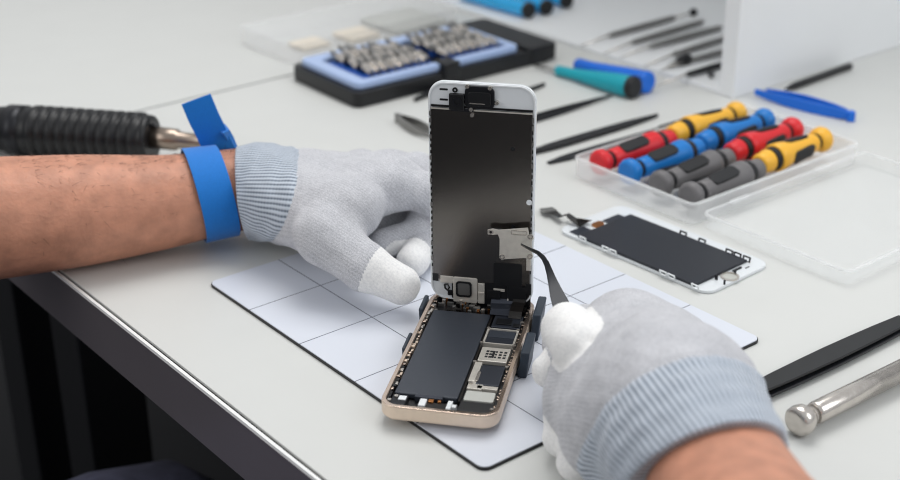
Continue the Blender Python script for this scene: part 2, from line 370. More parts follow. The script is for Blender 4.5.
# earpiece / front camera group at the top
obj('earpiece_slots', up(MB().prism(rrect(-22.4,-17.9,121.6,122.7,.5,3),.02,.1).prism(rrect(-22.4,-17.9,116.0,117.1,.5,3),.02,.1)), M['black'], ds)
obj('sensor_ring', up(MB().ring(circ(-14.1,122.2,1.4,18),circ(-14.1,122.2,.6,18),0,.5)), M['black'], ds)
mb = MB().prism(rrect(-8.8,6.9,113.2,124.6,2.6,4),0,1.6); es = obj('earpiece_speaker', up(mb), M['darkmetal'], ds, .4)
obj('speaker_cap', up(MB().prism(rrect(-7.0,5.2,114.6,122.4,1.8,4),1.6,2.4)), M['black'], ds, .3)
obj('speaker_glint', up(MB().box(-6,2,115.9,116.4,2.4,2.6)), M['steel'], ds)
obj('camera_module', up(MB().box(-17.0,-9.0,111.8,120.6,0,2.4)), M['black'], ds, .4)
obj('camera_lens', up(MB().ring(circ(-12.6,116.4,2.6,18),circ(-12.6,116.4,1.4,18),2.4,2.9)), M['darkmetal'], ds)
mb = MB()
for a, z in ((-7.3,125.0),(4.6,124.8),(8.2,116.9),(-4.8,109.6),(-14.8,114.2),(-5.4,112.6)): mb.prism(circ(a,z,1.1,12),0,2.3)
obj('top_screws', up(mb), M['steel'], ds)
obj('speaker_bracket', up(MB().box(-8,5,124.2,125.2,1.0,1.8).box(5.2,8.2,115.6,117.4,0,1.2).box(-16,-4,111.2,112.6,1.3,2.0)), M['darkmetal'], ds, .1)
# bottom group
zz = lambda y: (298-y)*.65 - .4
aa = lambda x: (x-484.1)/1.78 + .9
obj('home_button_bracket', up(MB().prism(rrect(aa(454.8),aa(479),zz(298),zz(274.5),1,3),0,1.9)), M['shield'], ds, .3)
obj('home_button_cap', up(MB().ring(rrect(aa(457.8),aa(473.5),zz(292.5),zz(278),1.8,4),rrect(aa(459.5),aa(471.8),zz(291),zz(279.5),1.4,4),1.9,2.5)), M['black'], ds)
obj('home_button_pad', up(MB().prism(rrect(aa(459.7),aa(471.6),zz(290.8),zz(279.7),1.4,4),1.9,2.3)), M['steeldull'], ds)
obj('bracket_wing', up(MB().box(aa(479.5),aa(486),zz(298),zz(279),0,1.6).box(aa(442),aa(455),zz(281),zz(274.5),0,1.8).box(aa(440),aa(446),zz(279),zz(272.5),0,1.2)), M['shield'], ds, .3)
obj('lower_flex', up(MB().prism(rrect(aa(495),aa(523),zz(279.5),zz(258),1,3),1.3,1.7)), M['black'], ds)
obj('lower_board', up(MB().box(aa(453),aa(531.5),zz(298.5),zz(277),0,.6)), M['pcb'], ds, .2)
for q in ((486,508.3,299,277,0,1.0),(508.8,527,298,279.5,0,1.6),(434,440,280,273,1.2,1.6),(526.5,532,286,275.5,1.2,1.6),(489,502,292,284,1,1.9)):
    obj('lower_black_cover', up(MB().box(aa(q[0]),aa(q[1]),zz(q[2]),zz(q[3]),q[4],q[5])), M['black'], ds, .2)
obj('lower_highlights', up(MB().box(aa(495),aa(506),zz(285),zz(282.6),1,1.5).box(aa(508.5),aa(510),zz(299),zz(291),1.3,1.7).box(aa(480),aa(486),zz(288.5),zz(287),1.6,2.0)), M['shield'], ds, .1)
mb = MB(); mb.tube([(aa(446),-1.2,zz(283)),(aa(449.5),-1.8,zz(282)),(aa(451),-1.8,zz(285)),(aa(449),-1.6,zz(288)),(aa(446.5),-1.4,zz(286)),(aa(446),-1.2,zz(283))],.55,8)
obj('small_coil', mb, M['black'], ds)
obj('small_black_block', up(MB().box(aa(449),aa(455),zz(293),zz(288.5),0,1)), M['black'], ds)
obj('edge_bracket', up(MB().box(aa(527),aa(531.5),zz(263),zz(247),.7,1.8)), M['shield'], ds, .2)

# ================================================================== PHONE HOLDER
ho = thing('phone_holder', (PO[0],PO[1],2.0), PA, 'navy rubber holder gripping both long sides of the opened phone', 'holder')
obj('base_plate', MB().prism(rrect(-27,27,30,119,4),0,2.95), M['navy'], ho, .4)
def tab(b0, b1, sgn, h, lean=2.2, d=3.6):
    mb = MB(); x = sgn*29.6; X = lambda v: x+sgn*v
    p = []
    for bb, zt in ((b0,h*.93),(b1,h)):
        p += [(X(0),bb,0),(X(d),bb,0),(X(d+lean),bb,zt),(X(lean*.8+.4),bb,zt)]
    mb.poly(p, [(0,1,2,3),(7,6,5,4),(0,4,5,1),(1,5,6,2),(2,6,7,3),(3,7,4,0)])
    mb.box(min(sgn*20,X(1)),max(sgn*20,X(1)),b0+2,b1-2,0,2.8)
    return mb
for (b0,b1,sg,hh,le,dd) in ((96,117,1,17,1.6,4.6),(56,77,1,16,1.6,4.8),(102,118,-1,11,.4,2.8),(61,78,-1,8.6,.3,2.4)):
    obj('clamp_jaw', tab(b0,b1,sg,hh,le,dd), M['navy'], ho, .8, 3)

# ================================================================== SHIELD PLATE held by the tweezers
sp0 = on_plane(515,243,113.5)
spb = thing('shield_plate', tuple(sp0), PA, 'small silver shield plate with a side tab, pinched in the tweezers before the display', 'metal plate')
def sl(x, y): q = on_plane(x,y,113.5); d = q - sp0; return (float(d[:2]@PU), float(d[2]))
pts = [sl(*q) for q in [(499.6,257.6),(499.8,238.5),(498,234),(493,234.5),(488,234),(487.8,229.2),(493,228.2),(499,229.4),(511,228.6),(528,227.4),(529,234),(532.5,234.5),(534,238),(532,241),(532,252),(533.5,256),(531,258.6),(524,257.6),(505,258.8),(502,259.6)]]
m_ = MB().prism(pts[::-1],0,.7); obj('plate', up(m_), M['shield'], spb, .15, 1)
a0, z0_ = sl(491,231.4); a1, z1_ = sl(502.5,256.2); a2, z2_ = sl(530,256.0); a3,z3_ = sl(530.5,236)
mb = MB()
for a, z in ((a0,z0_),(a1,z1_),(a2,z2_),(a3,z3_)): mb.ring(circ(a,z,1.5,16),circ(a,z,.8,16),.7,1.1)
obj('screw_collar', up(mb), M['steel'], spb)
mb = MB()
for a, z in ((a0,z0_),): mb.prism(circ(a,z,.8,12),.7,.75)
obj('screw_hole', up(mb), M['black'], spb)
q0 = sl(511,229.3); q1 = sl(527,235)
obj('pressed_panel', up(MB().ring(rrect(q0[0],q1[0],q1[1],q0[1],.6,2), rrect(q0[0]+.5,q1[0]-.5,q1[1]+.5,q0[1]-.5,.3,2),.7,1.0)), M['steel'], spb)

# ================================================================== TWEEZERS
tip = on_plane(521,244.5,111.8)
def lerp(a,b,t): return np.array(a)*(1-t)+np.array(b)*t
hold = at(566,322,44)
kx = [(521,244.5),(526,247.5),(532,250.5),(538,253.5),(543,258.5),(546.5,265),(549.5,274),(552.5,284),(556,295),(561,308),(567,322)]
def ondepth(x,y,Y):
    d = MM @ np.array([(x-450)/FPX, -(y-240)/FPX, -1.0]); return CW + d*(Y-CW[1])/d[1]
tpath = [ondepth(x,y,tip[1]+(hold[1]-tip[1])*(i/(len(kx)-1))**1.1) for i,(x,y) in enumerate(kx)]
back = [hold + np.array([14,-20,6])*k for k in (.6,1.3)]
tpath = tpath + back
tw = thing('tweezers', tuple(hold), 0, 'black curved fine-point tweezers held in the right glove, tip on the shield plate', 'tweezers')
wds = [.5,.7,.9,1.2,1.7,2.3,3.0,4.2,6.0,7.8,8.6,8.8,8.8]
for k, dy in enumerate((0,1)):
    pp = [tuple(np.array(q) + np.array([.2,.95,.35])*dy*(.25+.24*i)) for i,q in enumerate(tpath)]
    mb = MB(); mb.strip(pp, wds, 1.1, (1,.1,.25)); obj('arm', mb, M['tweezer'], tw, .25, 2, off=hold)
mb = MB(); mb.strip([tuple(np.array(q)+np.array([-.05,-.5,-.1])) for q in tpath[:5]],[.4,.6,.8,1.1,1.5],.3,(1,.1,.25))
obj('worn_tip', mb, M['steel'], tw, off=hold)

# ================================================================== SPARE SCREEN lying on the desk
def spare():
    L0 = at(566,233.5,0)[:2]; ua = np.array([.662,-.7495]); va = np.array([.7495,.662]); ang = math.atan2(ua[1],ua[0])
    t = thing('spare_screen', (L0[0]-2,L0[1]+3,0), ang, 'replacement phone screen with white bezel lying face down behind the mat', 'phone screen')
    obj('bezel', MB().prism(rrect(-2,119.5,-3.5,56,8,8),0,2.2), M['whiteglass'], t, .6, 3)
    def l(x,y,z=4): d = at(x,y,z)[:2]-np.array([L0[0]-2,L0[1]+3]); return float(d@ua), float(d@va)
    c = [l(583.3,233.8), l(690,286), l(746.7,260.3), l(630.3,212.9)]
    x0=(c[0][0]+c[3][0])/2; x1=(c[1][0]+c[2][0])/2; y0=(c[0][1]+c[1][1])/2; y1=(c[2][1]+c[3][1])/2
    obj('backlight_panel', MB().box(x0,x1,y0,y1,2.2,4.0), M['lcdback'], t, .3)
    for (xc, yy, sg, n) in ((x0+3,y0,-1,1),(x0+22,y0,-1,2),(x0+68,y0,-1,2),(x0+92,y0,-1,1),(x0+40,y1,1,1),(x0+55,y1,1,1),(x0+76,y1,1,2),(x1-4,y1,1,1)):
        mb = MB()
        for k in range(n):
            a = xc+k*6.2
            mb.ring([(q[0],q[1]) for q in rrect(a,a+5.6,2.0,5.6,.5,2)], rrect(a+.9,a+4.7,2.6,4.7,.2,2), -.3, .3)
        bmesh.ops.transform(mb.bm, matrix=Matrix.Translation((0,yy+sg*.5,0)) @ Matrix.Rotation(math.radians(90 + (18 if sg<0 else -8)),4,'X'), verts=mb.bm.verts)
        obj('clip', mb, M['white'] if sg<0 else M['darkmetal'], t)
    ym = (y0+y1)/2
    obj('home_hole_ring', MB().ring(circ(x1+5.5,ym+1,5.6,24),circ(x1+5.5,ym+1,4.4,24),2.2,3.0), M['steel'], t)
    obj('home_hole', MB().prism(circ(x1+5.5,ym+1,4.4,24),2.2,2.35), M['sticker'], t)
    obj('home_contacts', MB().box(x1+1.5,x1+3.2,ym-8,ym-7,2.2,5.2).box(x1+5,x1+6,ym+5.5,ym+6.5,2.2,5).box(x1+9,x1+10,ym-9.5,ym-8.5,2.2,5), M['darkmetal'], t, .1)
    obj('black_slots', MB().prism(rrect(x1+4,x1+5,ym+17,ym+21,.4,3),2.2,2.3).prism(rrect(x1+1.5,x1+3,ym+8,ym+16,.4,3),2.2,2.9), M['black'], t)
    obj('top_foil', MB().box(x0-9,x0-1,y0+2,y0+14,2.2,2.9).box(x0-7,x0-2,y0+30,y1-4,2.2,2.8), M['shielddark'], t, .1)
    obj('top_gold_patch', MB().prism(rrect(x0-7,x0-2,y0+19,y0+27,1.5,4),2.2,3.6), M['copper'], t)
    g = lambda x,y,z: (*l(x,y,z), z)
    mb = MB(); mb.strip([g(588,220,4.5),g(580,223,5.5),g(573,219,6),g(567,214,5),g(561,217,4.5),g(555,213,3.5),g(548,210,2.5),g(546,208.5,1.5)],[6,6,5,4.5,5.5,5.5,8,9],.5,(.6,1,0))
    obj('flex_cable', mb, M['cablack'], t)
    mb = MB(); mb.strip([g(551,211.5,4),g(546,208.5,3)],[9,9],1.2,(.6,1,0)); obj('cable_connector', mb, M['steeldull'], t, .2)
    return t
spare()

# ================================================================== SCREWDRIVER CASE
CA = at(577,175,0)[:2]; CL, CWD, CH = 168, 110, 15        # along VD, along UD
cs = thing('screwdriver_case', (CA[0],CA[1],0), AV, 'clear plastic case open beside its lid, holding the coloured screwdrivers', 'case')
# local x along VD, local y along -UD (left) -> use negative y for UD direction
def tray_mesh(x0,x1,y0,y1,h,r=5,t=1.4,fl=1.2):
    mb = MB(); mb.ring(rrect(x0,x1,y0,y1,r,5), rrect(x0+t,x1-t,y0+t,y1-t,r-t,5),0.1,h); mb.prism(rrect(x0+t,x1-t,y0+t,y1-t,r-t,5),.1,fl)
    return mb
obj('tray', tray_mesh(-3.8,CL,-CWD,0,CH), M['clear'], cs, .3)
obj('tray_rim', MB().ring(rrect(-5,CL+1.2,-CWD-1.2,1.2,6,5), rrect(-3.6,CL-.2,-CWD+.2,-.2,4.8,5),CH-1.6,CH), M['clear'], cs, .3)
obj('support_rib', MB().box(40,42,-CWD+2,-2,1.2,3.2), M['clear'], cs)
obj('support_rib', MB().box(112,114,-CWD+2,-2,1.2,3.2), M['clear'], cs)
obj('lid', tray_mesh(0,CL,-2*CWD-6,-CWD-5,10), M['clearthin'], cs, .3)
obj('lid_rim', MB().ring(rrect(-1,CL+1,-2*CWD-7,-CWD-4,6,5), rrect(.4,CL-.4,-2*CWD-5.6,-CWD-5.4,4.8,5),8.8,10.2), M['clear'], cs, .3)
for x in (30, 118): obj('hinge', MB().box(x,x+18,-CWD-4.6,-CWD-.6,7,9), M['clear'], cs, .3)
# --- screwdrivers, built along +x from the cap
def driver(name, loc, rz, body, neck, label):
    t = thing(name, loc, rz, label, 'screwdriver', 'precision screwdrivers in the clear case')
    r = 8.4
    obj('swivel_cap', MB().tube([(0,0,0),(.8,0,0),(3,0,0),(6,0,0),(8.5,0,0),(10,0,0)],[5.8,7.6,8.4,8.2,6.6,5.6],24), body, t)
    obj('cap_band', MB().tube([(10,0,0),(13,0,0)],[5.3,5.3],20), M['blacksoft'], t)
    obj('handle', MB().tube([(13,0,0),(14,0,0),(20,0,0),(30,0,0),(42,0,0),(52,0,0),(57,0,0),(58.5,0,0)],[5.6,6.2,6.4,6.6,7.4,8.8,9.0,8.0],26), body, t)
    g = MB(); m = Matrix.Translation((0,0,0))
    sd = [(x, y, 0) for x, y in rrect(21,46,-4.0,4.0,3.0,5)]
    for a in (0, math.pi*2/3, math.pi*4/3):
        mm = Matrix.Rotation(a+.35,4,'X') @ Matrix.Translation((0,0,0))
        # tapered pad sitting on the cone
        n = len(sd); P = [mm@Vector((x,y,5.2)) for x,y,_ in sd] + [mm@Vector((x,y,6.95+(x-24)*.055)) for x,y,_ in sd]
        g.poly([tuple(q) for q in P], [tuple(range(n))[::-1], tuple(range(n,2*n))]+[(i,(i+1)%n,n+(i+1)%n,n+i) for i in range(n)])
    obj('grip_pad', g, M['blacksoft'], t)
    obj('collar_band', MB().tube([(58.3,0,0),(63.5,0,0)],[7.7,7.4],22), M['blacksoft'], t)
    obj('neck', MB().tube([(63.5,0,0),(65,0,0),(69,0,0),(73.5,0,0),(75.5,0,0)],[6.6,7.4,6.6,6.4,4.8],22), neck, t)
    obj('blade', MB().tube([(75.5,0,0),(76.2,0,0),(77,0,0),(77.4,0,0)],[2.2,1.3,1.2,.6],12), M['steel'], t)
    t.scale = (1,1.1,1.1)
    return t
rows = [((595,166.5),(738,115),'red','yellow',"back"), ((624,176),(766,122),'blue','blue','2'), ((655,188),(794,131),'grey','red','3'), ((685,200),(823,141),'grey','yellow','front')]
labf = ['red handled precision screwdriver, cap toward the viewer, backmost row of the case',
        'blue handled precision screwdriver, cap toward the viewer, between the red and grey ones',
        'grey handled precision screwdriver, cap toward the viewer, paired with the far red one',
        'grey handled precision screwdriver, cap toward the viewer, frontmost row of the case']
labb = ['yellow handled precision screwdriver, round cap at the far end, backmost row of the case',
        'blue handled precision screwdriver, round cap at the far end, beside the yellow backmost one',
        'red handled precision screwdriver, round cap at the far end, behind the front yellow one',
        'yellow handled precision screwdriver, cap at the far right, frontmost row of the case']
for i,(p0,p1,c0,c1,_) in enumerate(rows):
    A = at(*p0,11.6); B = at(*p1,14.2)
    d = (B-A)[:2]; L = np.linalg.norm(d); d = d/L; nrm = np.array([-d[1],d[0]])
    th = math.atan2(d[1],d[0])
    zc = 13.8
    driver('screwdriver', (A[0]-nrm[0]*1.2+d[0]*.6, A[1]-nrm[1]*1.2+d[1]*.6, zc), th, M[c0], M[c0], labf[i])
    B2 = B[:2] + d*3.5
    driver('screwdriver', (B2[0]+nrm[0]*1.6, B2[1]+nrm[1]*1.6, zc+1.2), th+math.pi, M[c1], M[c1], labb[i])

# ================================================================== BIT SET
BC = np.array([-67.,469.])-np.array([0,0]); bang = math.radians(37.5)
bs = thing('bit_case', (BC[0],BC[1],0), bang, 'black bit case with a pale blue tray and blue racks, behind the display', 'tool case')
BL, BW = 204, 98
obj('case_shell', MB().prism(rrect(0,BL,0,BW,7,5),.1,13), M['black'], bs, 1)
obj('case_lip', MB().prism(rrect(BL-26,BL+6,-2,BW+2,6,5),2,16), M['black'], bs, 1.5)
obj('tray_frame', MB().ring(rrect(5,BL-32,5,BW-6,6,5), rrect(17,BL-40,13,BW-20,3,5),13,19), M['icy'], bs, 1.5, 3)
obj('tray_well', MB().box(16,BL-38,12,BW-18,13,14.2), M['black'], bs)
obj('latch', MB().prism(rrect(86,102,-3,14,2,4),8,20.5), M['black'], bs, 1)
for (x0,x1) in ((24,86),(102,160)):
    for r_ in range(3):
        y0 = 15+r_*19; n = 8; w = (x1-x0)/n
        outl = [(x0,y0+9)]
        for k in range(n): outl += [(x0+w*k, y0), (x0+w*(k+.5), y0+4.5)]
        outl += [(x1,y0),(x1,y0+9)]
        obj('bit_rack', MB().prism(outl,14,18.5), M['bitblue'], bs, .3)
obj('spare_block', MB().box(17,24,14,70,14,18), M['bitblue'], bs, .5)
# hex bits: one of each kind built once, then copied
def bit(label=None):
    t = thing('screwdriver_bit', (0,0,0), 0, 'small silver screwdriver bit lying in a blue rack of the black bit case', 'bit', 'silver bits in the bit case')
    obj('hex_shank', MB().tube([(0,0,0),(.6,0,0),(12,0,0),(12.6,0,0)],[3.2,3.7,3.7,3.2],6,smooth=False), M['steel'], t)
    obj('shaft', MB().tube([(12.6,0,0),(14,0,0),(22,0,0),(24,0,0)],[2.4,2.1,2.0,1.2],10), M['steeldull'], t)
    return t
b0_ = None; ca_, sa_ = math.cos(bang), math.sin(bang)
for (x0,x1) in ((24,86),(102,160)):
    for r_ in range(3):
        n = 8; w = (x1-x0)/n
        for k in range(n):
            lx = x0+w*(k+.5); ly = 15+r_*19+3
            o = b0_ = bit() if b0_ is None else b0_
            if not (x0 == 24 and r_ == 0 and k == 0): o = copy_tree(b0_)
            o.location = Vector((BC[0]+ca_*lx-sa_*ly, BC[1]+sa_*lx+ca_*ly, 19.6))*S
            o.rotation_euler = (0, math.radians(-9+random.uniform(-8,8)), bang+math.pi/2+random.uniform(-.12,.12))
            o.location.z += random.uniform(0,.001)

# ================================================================== LOOSE TOOLS ON THE DESK
def stick(name, pa, pb, za, zb, wa, wb, th, m, label, cat='spudger', group=None, pts=None, bevel=.4):
    A = at(*pa,za); B = at(*pb,zb); 
    mid = (A+B)/2; mid[2] = 0
    t = thing(name, tuple(mid), 0, label, cat, group)
    return t, A, B, mid
def bar(parent, A, B, widths, th, m, name='blade', off=None, bevel=.3):
    n = len(widths); path = [tuple(lerp(A,B,i/(n-1))) for i in range(n)]
    d = (B-A); side = (-d[1], d[0], 0)
    return obj(name, MB().strip(path, widths, th, side), m, parent, bevel, 2, off=off)
# black flat pry bars between display and the case
t,A,B,mid = stick('pry_tool',(533,152),(658,115),2,2,0,0,0,None,'black nylon spudger with pointed end, lying just behind the screwdriver case','spudger')
bar(t,A,B,[4,7.5,8.5,8.5,8.5,8,7,4,.8],3,M['blacksoft'],'blade',mid)
obj('flat_end', MB().strip([tuple(A+(B-A)*-.03),tuple(A+(B-A)*.03)],[2.5,5],1.4,(-(B-A)[1],(B-A)[0],0)), M['blacksoft'], t, .2, off=mid)
t,A,B,mid = stick('metal_spudger',(548,163),(702,117),1.2,1.2,0,0,0,None,'thin dark metal spudger with rounded end, partly behind the screwdriver case','spudger')
bar(t,A,B,[3,8.5,9.5,9.5,9,8,7.5,7,7,6,3],1.2,M['darkmetal'],'blade',mid)
bar(t,lerp(A,B,.72),lerp(A,B,.97),[7,7.4,7.4,6],3.4,M['black'],'grip',mid)
def tweez(name, pa, pb, za, m, label, wmax=8, gap=4, tips=1.2):
    """closed end at pb, points at pa; two leaves side by side in plan"""
    A = at(*pa,za); B = at(*pb,za); mid=(A+B)/2; mid[2]=0
    t = thing(name, tuple(mid), 0, label, 'tweezers'); d = (B-A)/np.linalg.norm(B-A); nn = np.array([-d[1],d[0],0])
    L = np.linalg.norm(B-A)
    for sg in (-1,1):
        path = []
        for i in range(11):
            s_ = i/10; off_ = gap*math.sin(math.pi*min(1,s_*1.05))*1.0
            path.append(tuple(A + d*L*s_ + nn*sg*(off_+.4) + np.array([0,0,wmax*.35])))
        w = [tips+(wmax-tips)*min(1,(i/10)*1.8) for i in range(11)]
        obj('leaf', MB().strip(path, w, 1.0, (0,0,1)), m, t, .2, off=mid)
    obj('joint', MB().strip([tuple(B-d*8+np.array([0,0,wmax*.35])),tuple(B+d*.5+np.array([0,0,wmax*.35]))],[wmax,wmax*.9],2.2,(0,0,1)), m, t, .3, off=mid)
    return t
tweez('straight_tweezers',(612,97),(480,137),.6,M['darkmetal'],'slim dark tweezers pointing right beneath the teal pen, behind the display',4.5,3)
tweez('silver_tweezers',(440,142),(396,121),.6,M['steeldull'],'silver tweezers with a dark end, showing left of the display',8,5)
t,A,B,mid = stick('probe_tool',(414,100),(474,72),2.5,2.5,0,0,0,None,'dark pick tool lying against the front of the bit case','probe')
bar(t,A,B,[1,4,6,6,6,5],3,M['black'],'handle',mid)
t,A,B,mid = stick('steel_pick',(484,106),(545,84),2,2,0,0,0,None,'slim dark pick, tip showing right of the display top','pick')
bar(t,A,B,[4,5,5,5,3,1],3,M['black'],'handle',mid)
# teal and blue marker-shaped tools
def pen(name, pa, pb, z, r0, r1, m, label, capm, cat='pen'):
    A = at(*pa,z+r0+.2); B = at(*pb,z+r1+.2); mid = (A+B)/2; mid[2]=0
    t = thing(name, tuple(mid), 0, label, cat)
    L = [lerp(A,B,s_) for s_ in (0,.03,.25,.5,.75,.95,1)]
    rr_ = [r0*.6,r0,r0,r0+(r1-r0)*.4,r0+(r1-r0)*.8,r1,r1*.97]
    obj('barrel', MB().tube([tuple(q) for q in L], rr_, 20), m, t, off=mid)
    d = (B-A)/np.linalg.norm(B-A)
    obj('end_cap', MB().tube([tuple(B-d*1.5),tuple(B+d*1),tuple(B+d*3.2),tuple(B+d*4)],[r1*1.02,r1*1.04,r1*1.0,r1*.8],20), capm, t, off=mid)
    return t, A, B, d, mid
t,A,B,d,mid = pen('opening_tool',(576,64),(645,82),0,5.5,9.0,M['royal'],'royal blue rounded hand tool just behind the teal one',M['royal'],'hand tool')
t,A,B,d,mid = pen('opening_tool',(556,70),(632,87),0,4.5,9.0,M['teal'],'teal screwdriver with a black end cap, right of the bit case',M['black'],'screwdriver')
obj('blade', MB().tube([tuple(A),tuple(A-d*24)],[1.6,1.2],10), M['steeldull'], t, off=mid)
# cyan drivers at the top
for k,(pa,pb,lab) in enumerate([((462,-8),(528,10),'cyan handled driver with a black cap, nearest of those at the top edge'),((480,-16),(546,7),'cyan handled driver with a black cap, second of those at the top edge'),((500,-22),(566,1),'cyan handled driver with a black cap, furthest of those at the top edge')]):
    t,A,B,d,mid = pen('handled_driver',pa,pb,5,7.5-k*.4,7.5-k*.4,M['cyan'],lab,M['black'],'screwdriver')
    bar(t,lerp(A,B,.55)+np.array([0,0,7]),lerp(A,B,.72)+np.array([0,0,7]),[3,3],1,M['white'],'stripe',mid)
# blue plastic tweezers on the right
A = at(757,96,0); B = at(850,121,0); mid = (A+B)/2; mid[2] = 0
t = thing('plastic_tweezers', tuple(mid), 0, 'bright blue plastic tweezers beside the white cabinet panel', 'tweezers')
d = (B-A)/np.linalg.norm(B-A); nn = np.array([-d[1],d[0],0]); L = np.linalg.norm(B-A)
for sg in (-1,1):
    path = [tuple(A + d*L*s_ + nn*sg*(1.0+5.0*math.sin(math.pi*min(1,.15+s_*.85))) + d*(6 if sg>0 else 0)*(1-s_) + np.array([0,0,4.5])) for s_ in np.linspace(0,1,10)]
    obj('leaf', MB().strip(path, [5,6,7,8,9,9,9,9,8,6], 2.2, (0,0,1)), M['royal'], t, .6, off=mid)
obj('joint', MB().box(-3,3,-3,3,0,8), M['royal'], t, .6).location = Vector(B-mid)*S
t,A,B,mid = stick('black_rod',(788,88),(850,66),3,3,0,0,0,None,'black rod lying behind the blue plastic tweezers','rod')
obj('shaft', MB().tube([tuple(A),tuple(A+(B-A)*.1),tuple(B)],[1.5,3,3],12), M['black'], t, off=mid)
obj('tip', MB().tube([tuple(A-(B-A)*.05),tuple(A)],[.6,1.5],10), M['darkmetal'], t, off=mid)
# right foreground: black tool and steel knob
A = at(752,395,3.5); B = at(905,322,3.5); mid=(A+B)/2; mid[2]=0
t = thing('black_tweezers', tuple(mid), 0, 'flat black tweezers end coming out from beside the right glove', 'tweezers')
d=(B-A)/np.linalg.norm(B-A); nn=np.array([-d[1],d[0],0])
for k,(zo,ww) in enumerate(((2.6,1.0),(-.6,1.0))):
    path=[tuple(A+(B-A)*s_+np.array([0,0,zo*(1-s_*.3)])-nn*k*1.5) for s_ in np.linspace(0,1,7)]
    obj('leaf', MB().strip(path,[9,11,12,12.5,12,11,9],1.6,tuple(nn)), M['darkmetal'] if k else M['black'], t, .4, off=mid)
A = at(797,422,7.9); dk = np.array([.80,.60,0]); mid = A.copy(); mid[2]=0
t = thing('metal_screwdriver', tuple(mid), 0, 'round polished steel knob end of a driver, right of the right glove', 'driver')
kp = [A+dk*v for v in (-1.6,-1.2,0,2.5,5.5,8,10,14)]
obj('knob', MB().tube([tuple(q) for q in kp],[4.6,6.4,7.4,7.7,7.2,5.6,4.6,4.6],32), M['steel'], t, off=mid)
obj('shaft', MB().tube([tuple(A+dk*12),tuple(A+dk*14),tuple(A+dk*90)],[5.0,5.6,5.6],24), M['steel'], t, off=mid)

# ================================================================== HOT-AIR HANDPIECE behind the left arm
A = at(-120,120,19); B = at(153,139.5,19); mid=(A+B)/2; mid[2]=0
t = thing('hot_air_handpiece', tuple(mid), 0, 'black ribbed handpiece with a steel tube lying behind the left forearm', 'soldering tool')
d=(B-A)/np.linalg.norm(B-A); L=np.linalg.norm(B-A)
prof=[(0,15),(L*.45,16),(L*.52,17.5),(L*.56,17.5)]
x=L*.58
while x < L-6: prof += [(x,16.2),(x+.8,18.8),(x+4.6,18.8),(x+5.4,16.2)]; x += 7.8
prof += [(L-4,17.5),(L-1,17),(L,15)]
obj('ribbed_grip', MB().tube([tuple(A+d*a) for a,_ in prof],[r for _,r in prof],32,smooth=True), M['black'], t, off=mid)
obj('collar_ring', MB().tube([tuple(A+d*(L*.49)),tuple(A+d*(L*.55))],[18.2,18.2],32), M['darkmetal'], t, off=mid)
A2 = at(150,140.5,17)
obj('steel_tube', MB().tube([tuple(B-d*4+np.array([0,0,2])),tuple(B+d*18+np.array([0,0,1])),tuple(B+d*20+np.array([0,0,1])),tuple(B+d*44+np.array([0,0,0]))],[8.2,7.8,6.0,5.4],24), mat('warm steel','9a8c80',.3,1), t, off=mid)
obj('guard_hoop', MB().tube([tuple(B+d*(-2)+np.array([0,0,8])),tuple(B+d*2+np.array([0,0,11])),tuple(B+d*5+np.array([0,0,8])),tuple(B+d*5.5+np.array([0,0,3]))],1.6,10), M['black'], t, off=mid)

# ================================================================== CLEAR CASE, back left
A = at(240,44,0); 
cc = thing('clear_box', (A[0],A[1],0), AV+.02, 'clear plastic box with pale parts inside, behind the black bit case', 'box')
obj('box_body', tray_mesh(0,190,-84,0,16,6,1.8), M['tube_clear'], cc, .4)
obj('box_lid', MB().prism(rrect(-1,191,-85,1,7,5),16,17.6), M['clearthin'], cc, .3)
pt = MB().prism(rrect(75,108,-70,-38,3),1.4,5); obj('beige_insert', pt, M['beige'], cc)
obj('beige_insert', MB().prism(rrect(28,58,-62,-35,3),1.4,4), M['beige'], cc)
obj('grey_insert', MB().prism(rrect(120,180,-78,-20,3),1.4,6), M['sticker'], cc)

# ================================================================== CABINET
K0 = at(733,99,0)[:2]
cb = thing('cabinet', (K0[0],K0[1],0), AU, 'white open cabinet with an upright side panel, behind the screwdriver case', 'cabinet')
# local x along UD (toward the viewer), y along VD
obj('side_panel', MB().box(-15,0,0,330,.1,640), M['casewhite'], cb, .6)
obj('base_board', MB().box(-430,-14,0,330,.1,4.5), M['casewhite'], cb, .5)
obj('side_panel', MB().box(-444,-430,0,330,.1,640), M['casewhite'], cb, .6)
obj('top_board', MB().box(-445,0,0,330,640,655), M['casewhite'], cb, .6)
obj('back_panel', MB().box(-445,0,330,334,.1,655), M['casewhite'], cb, .6)
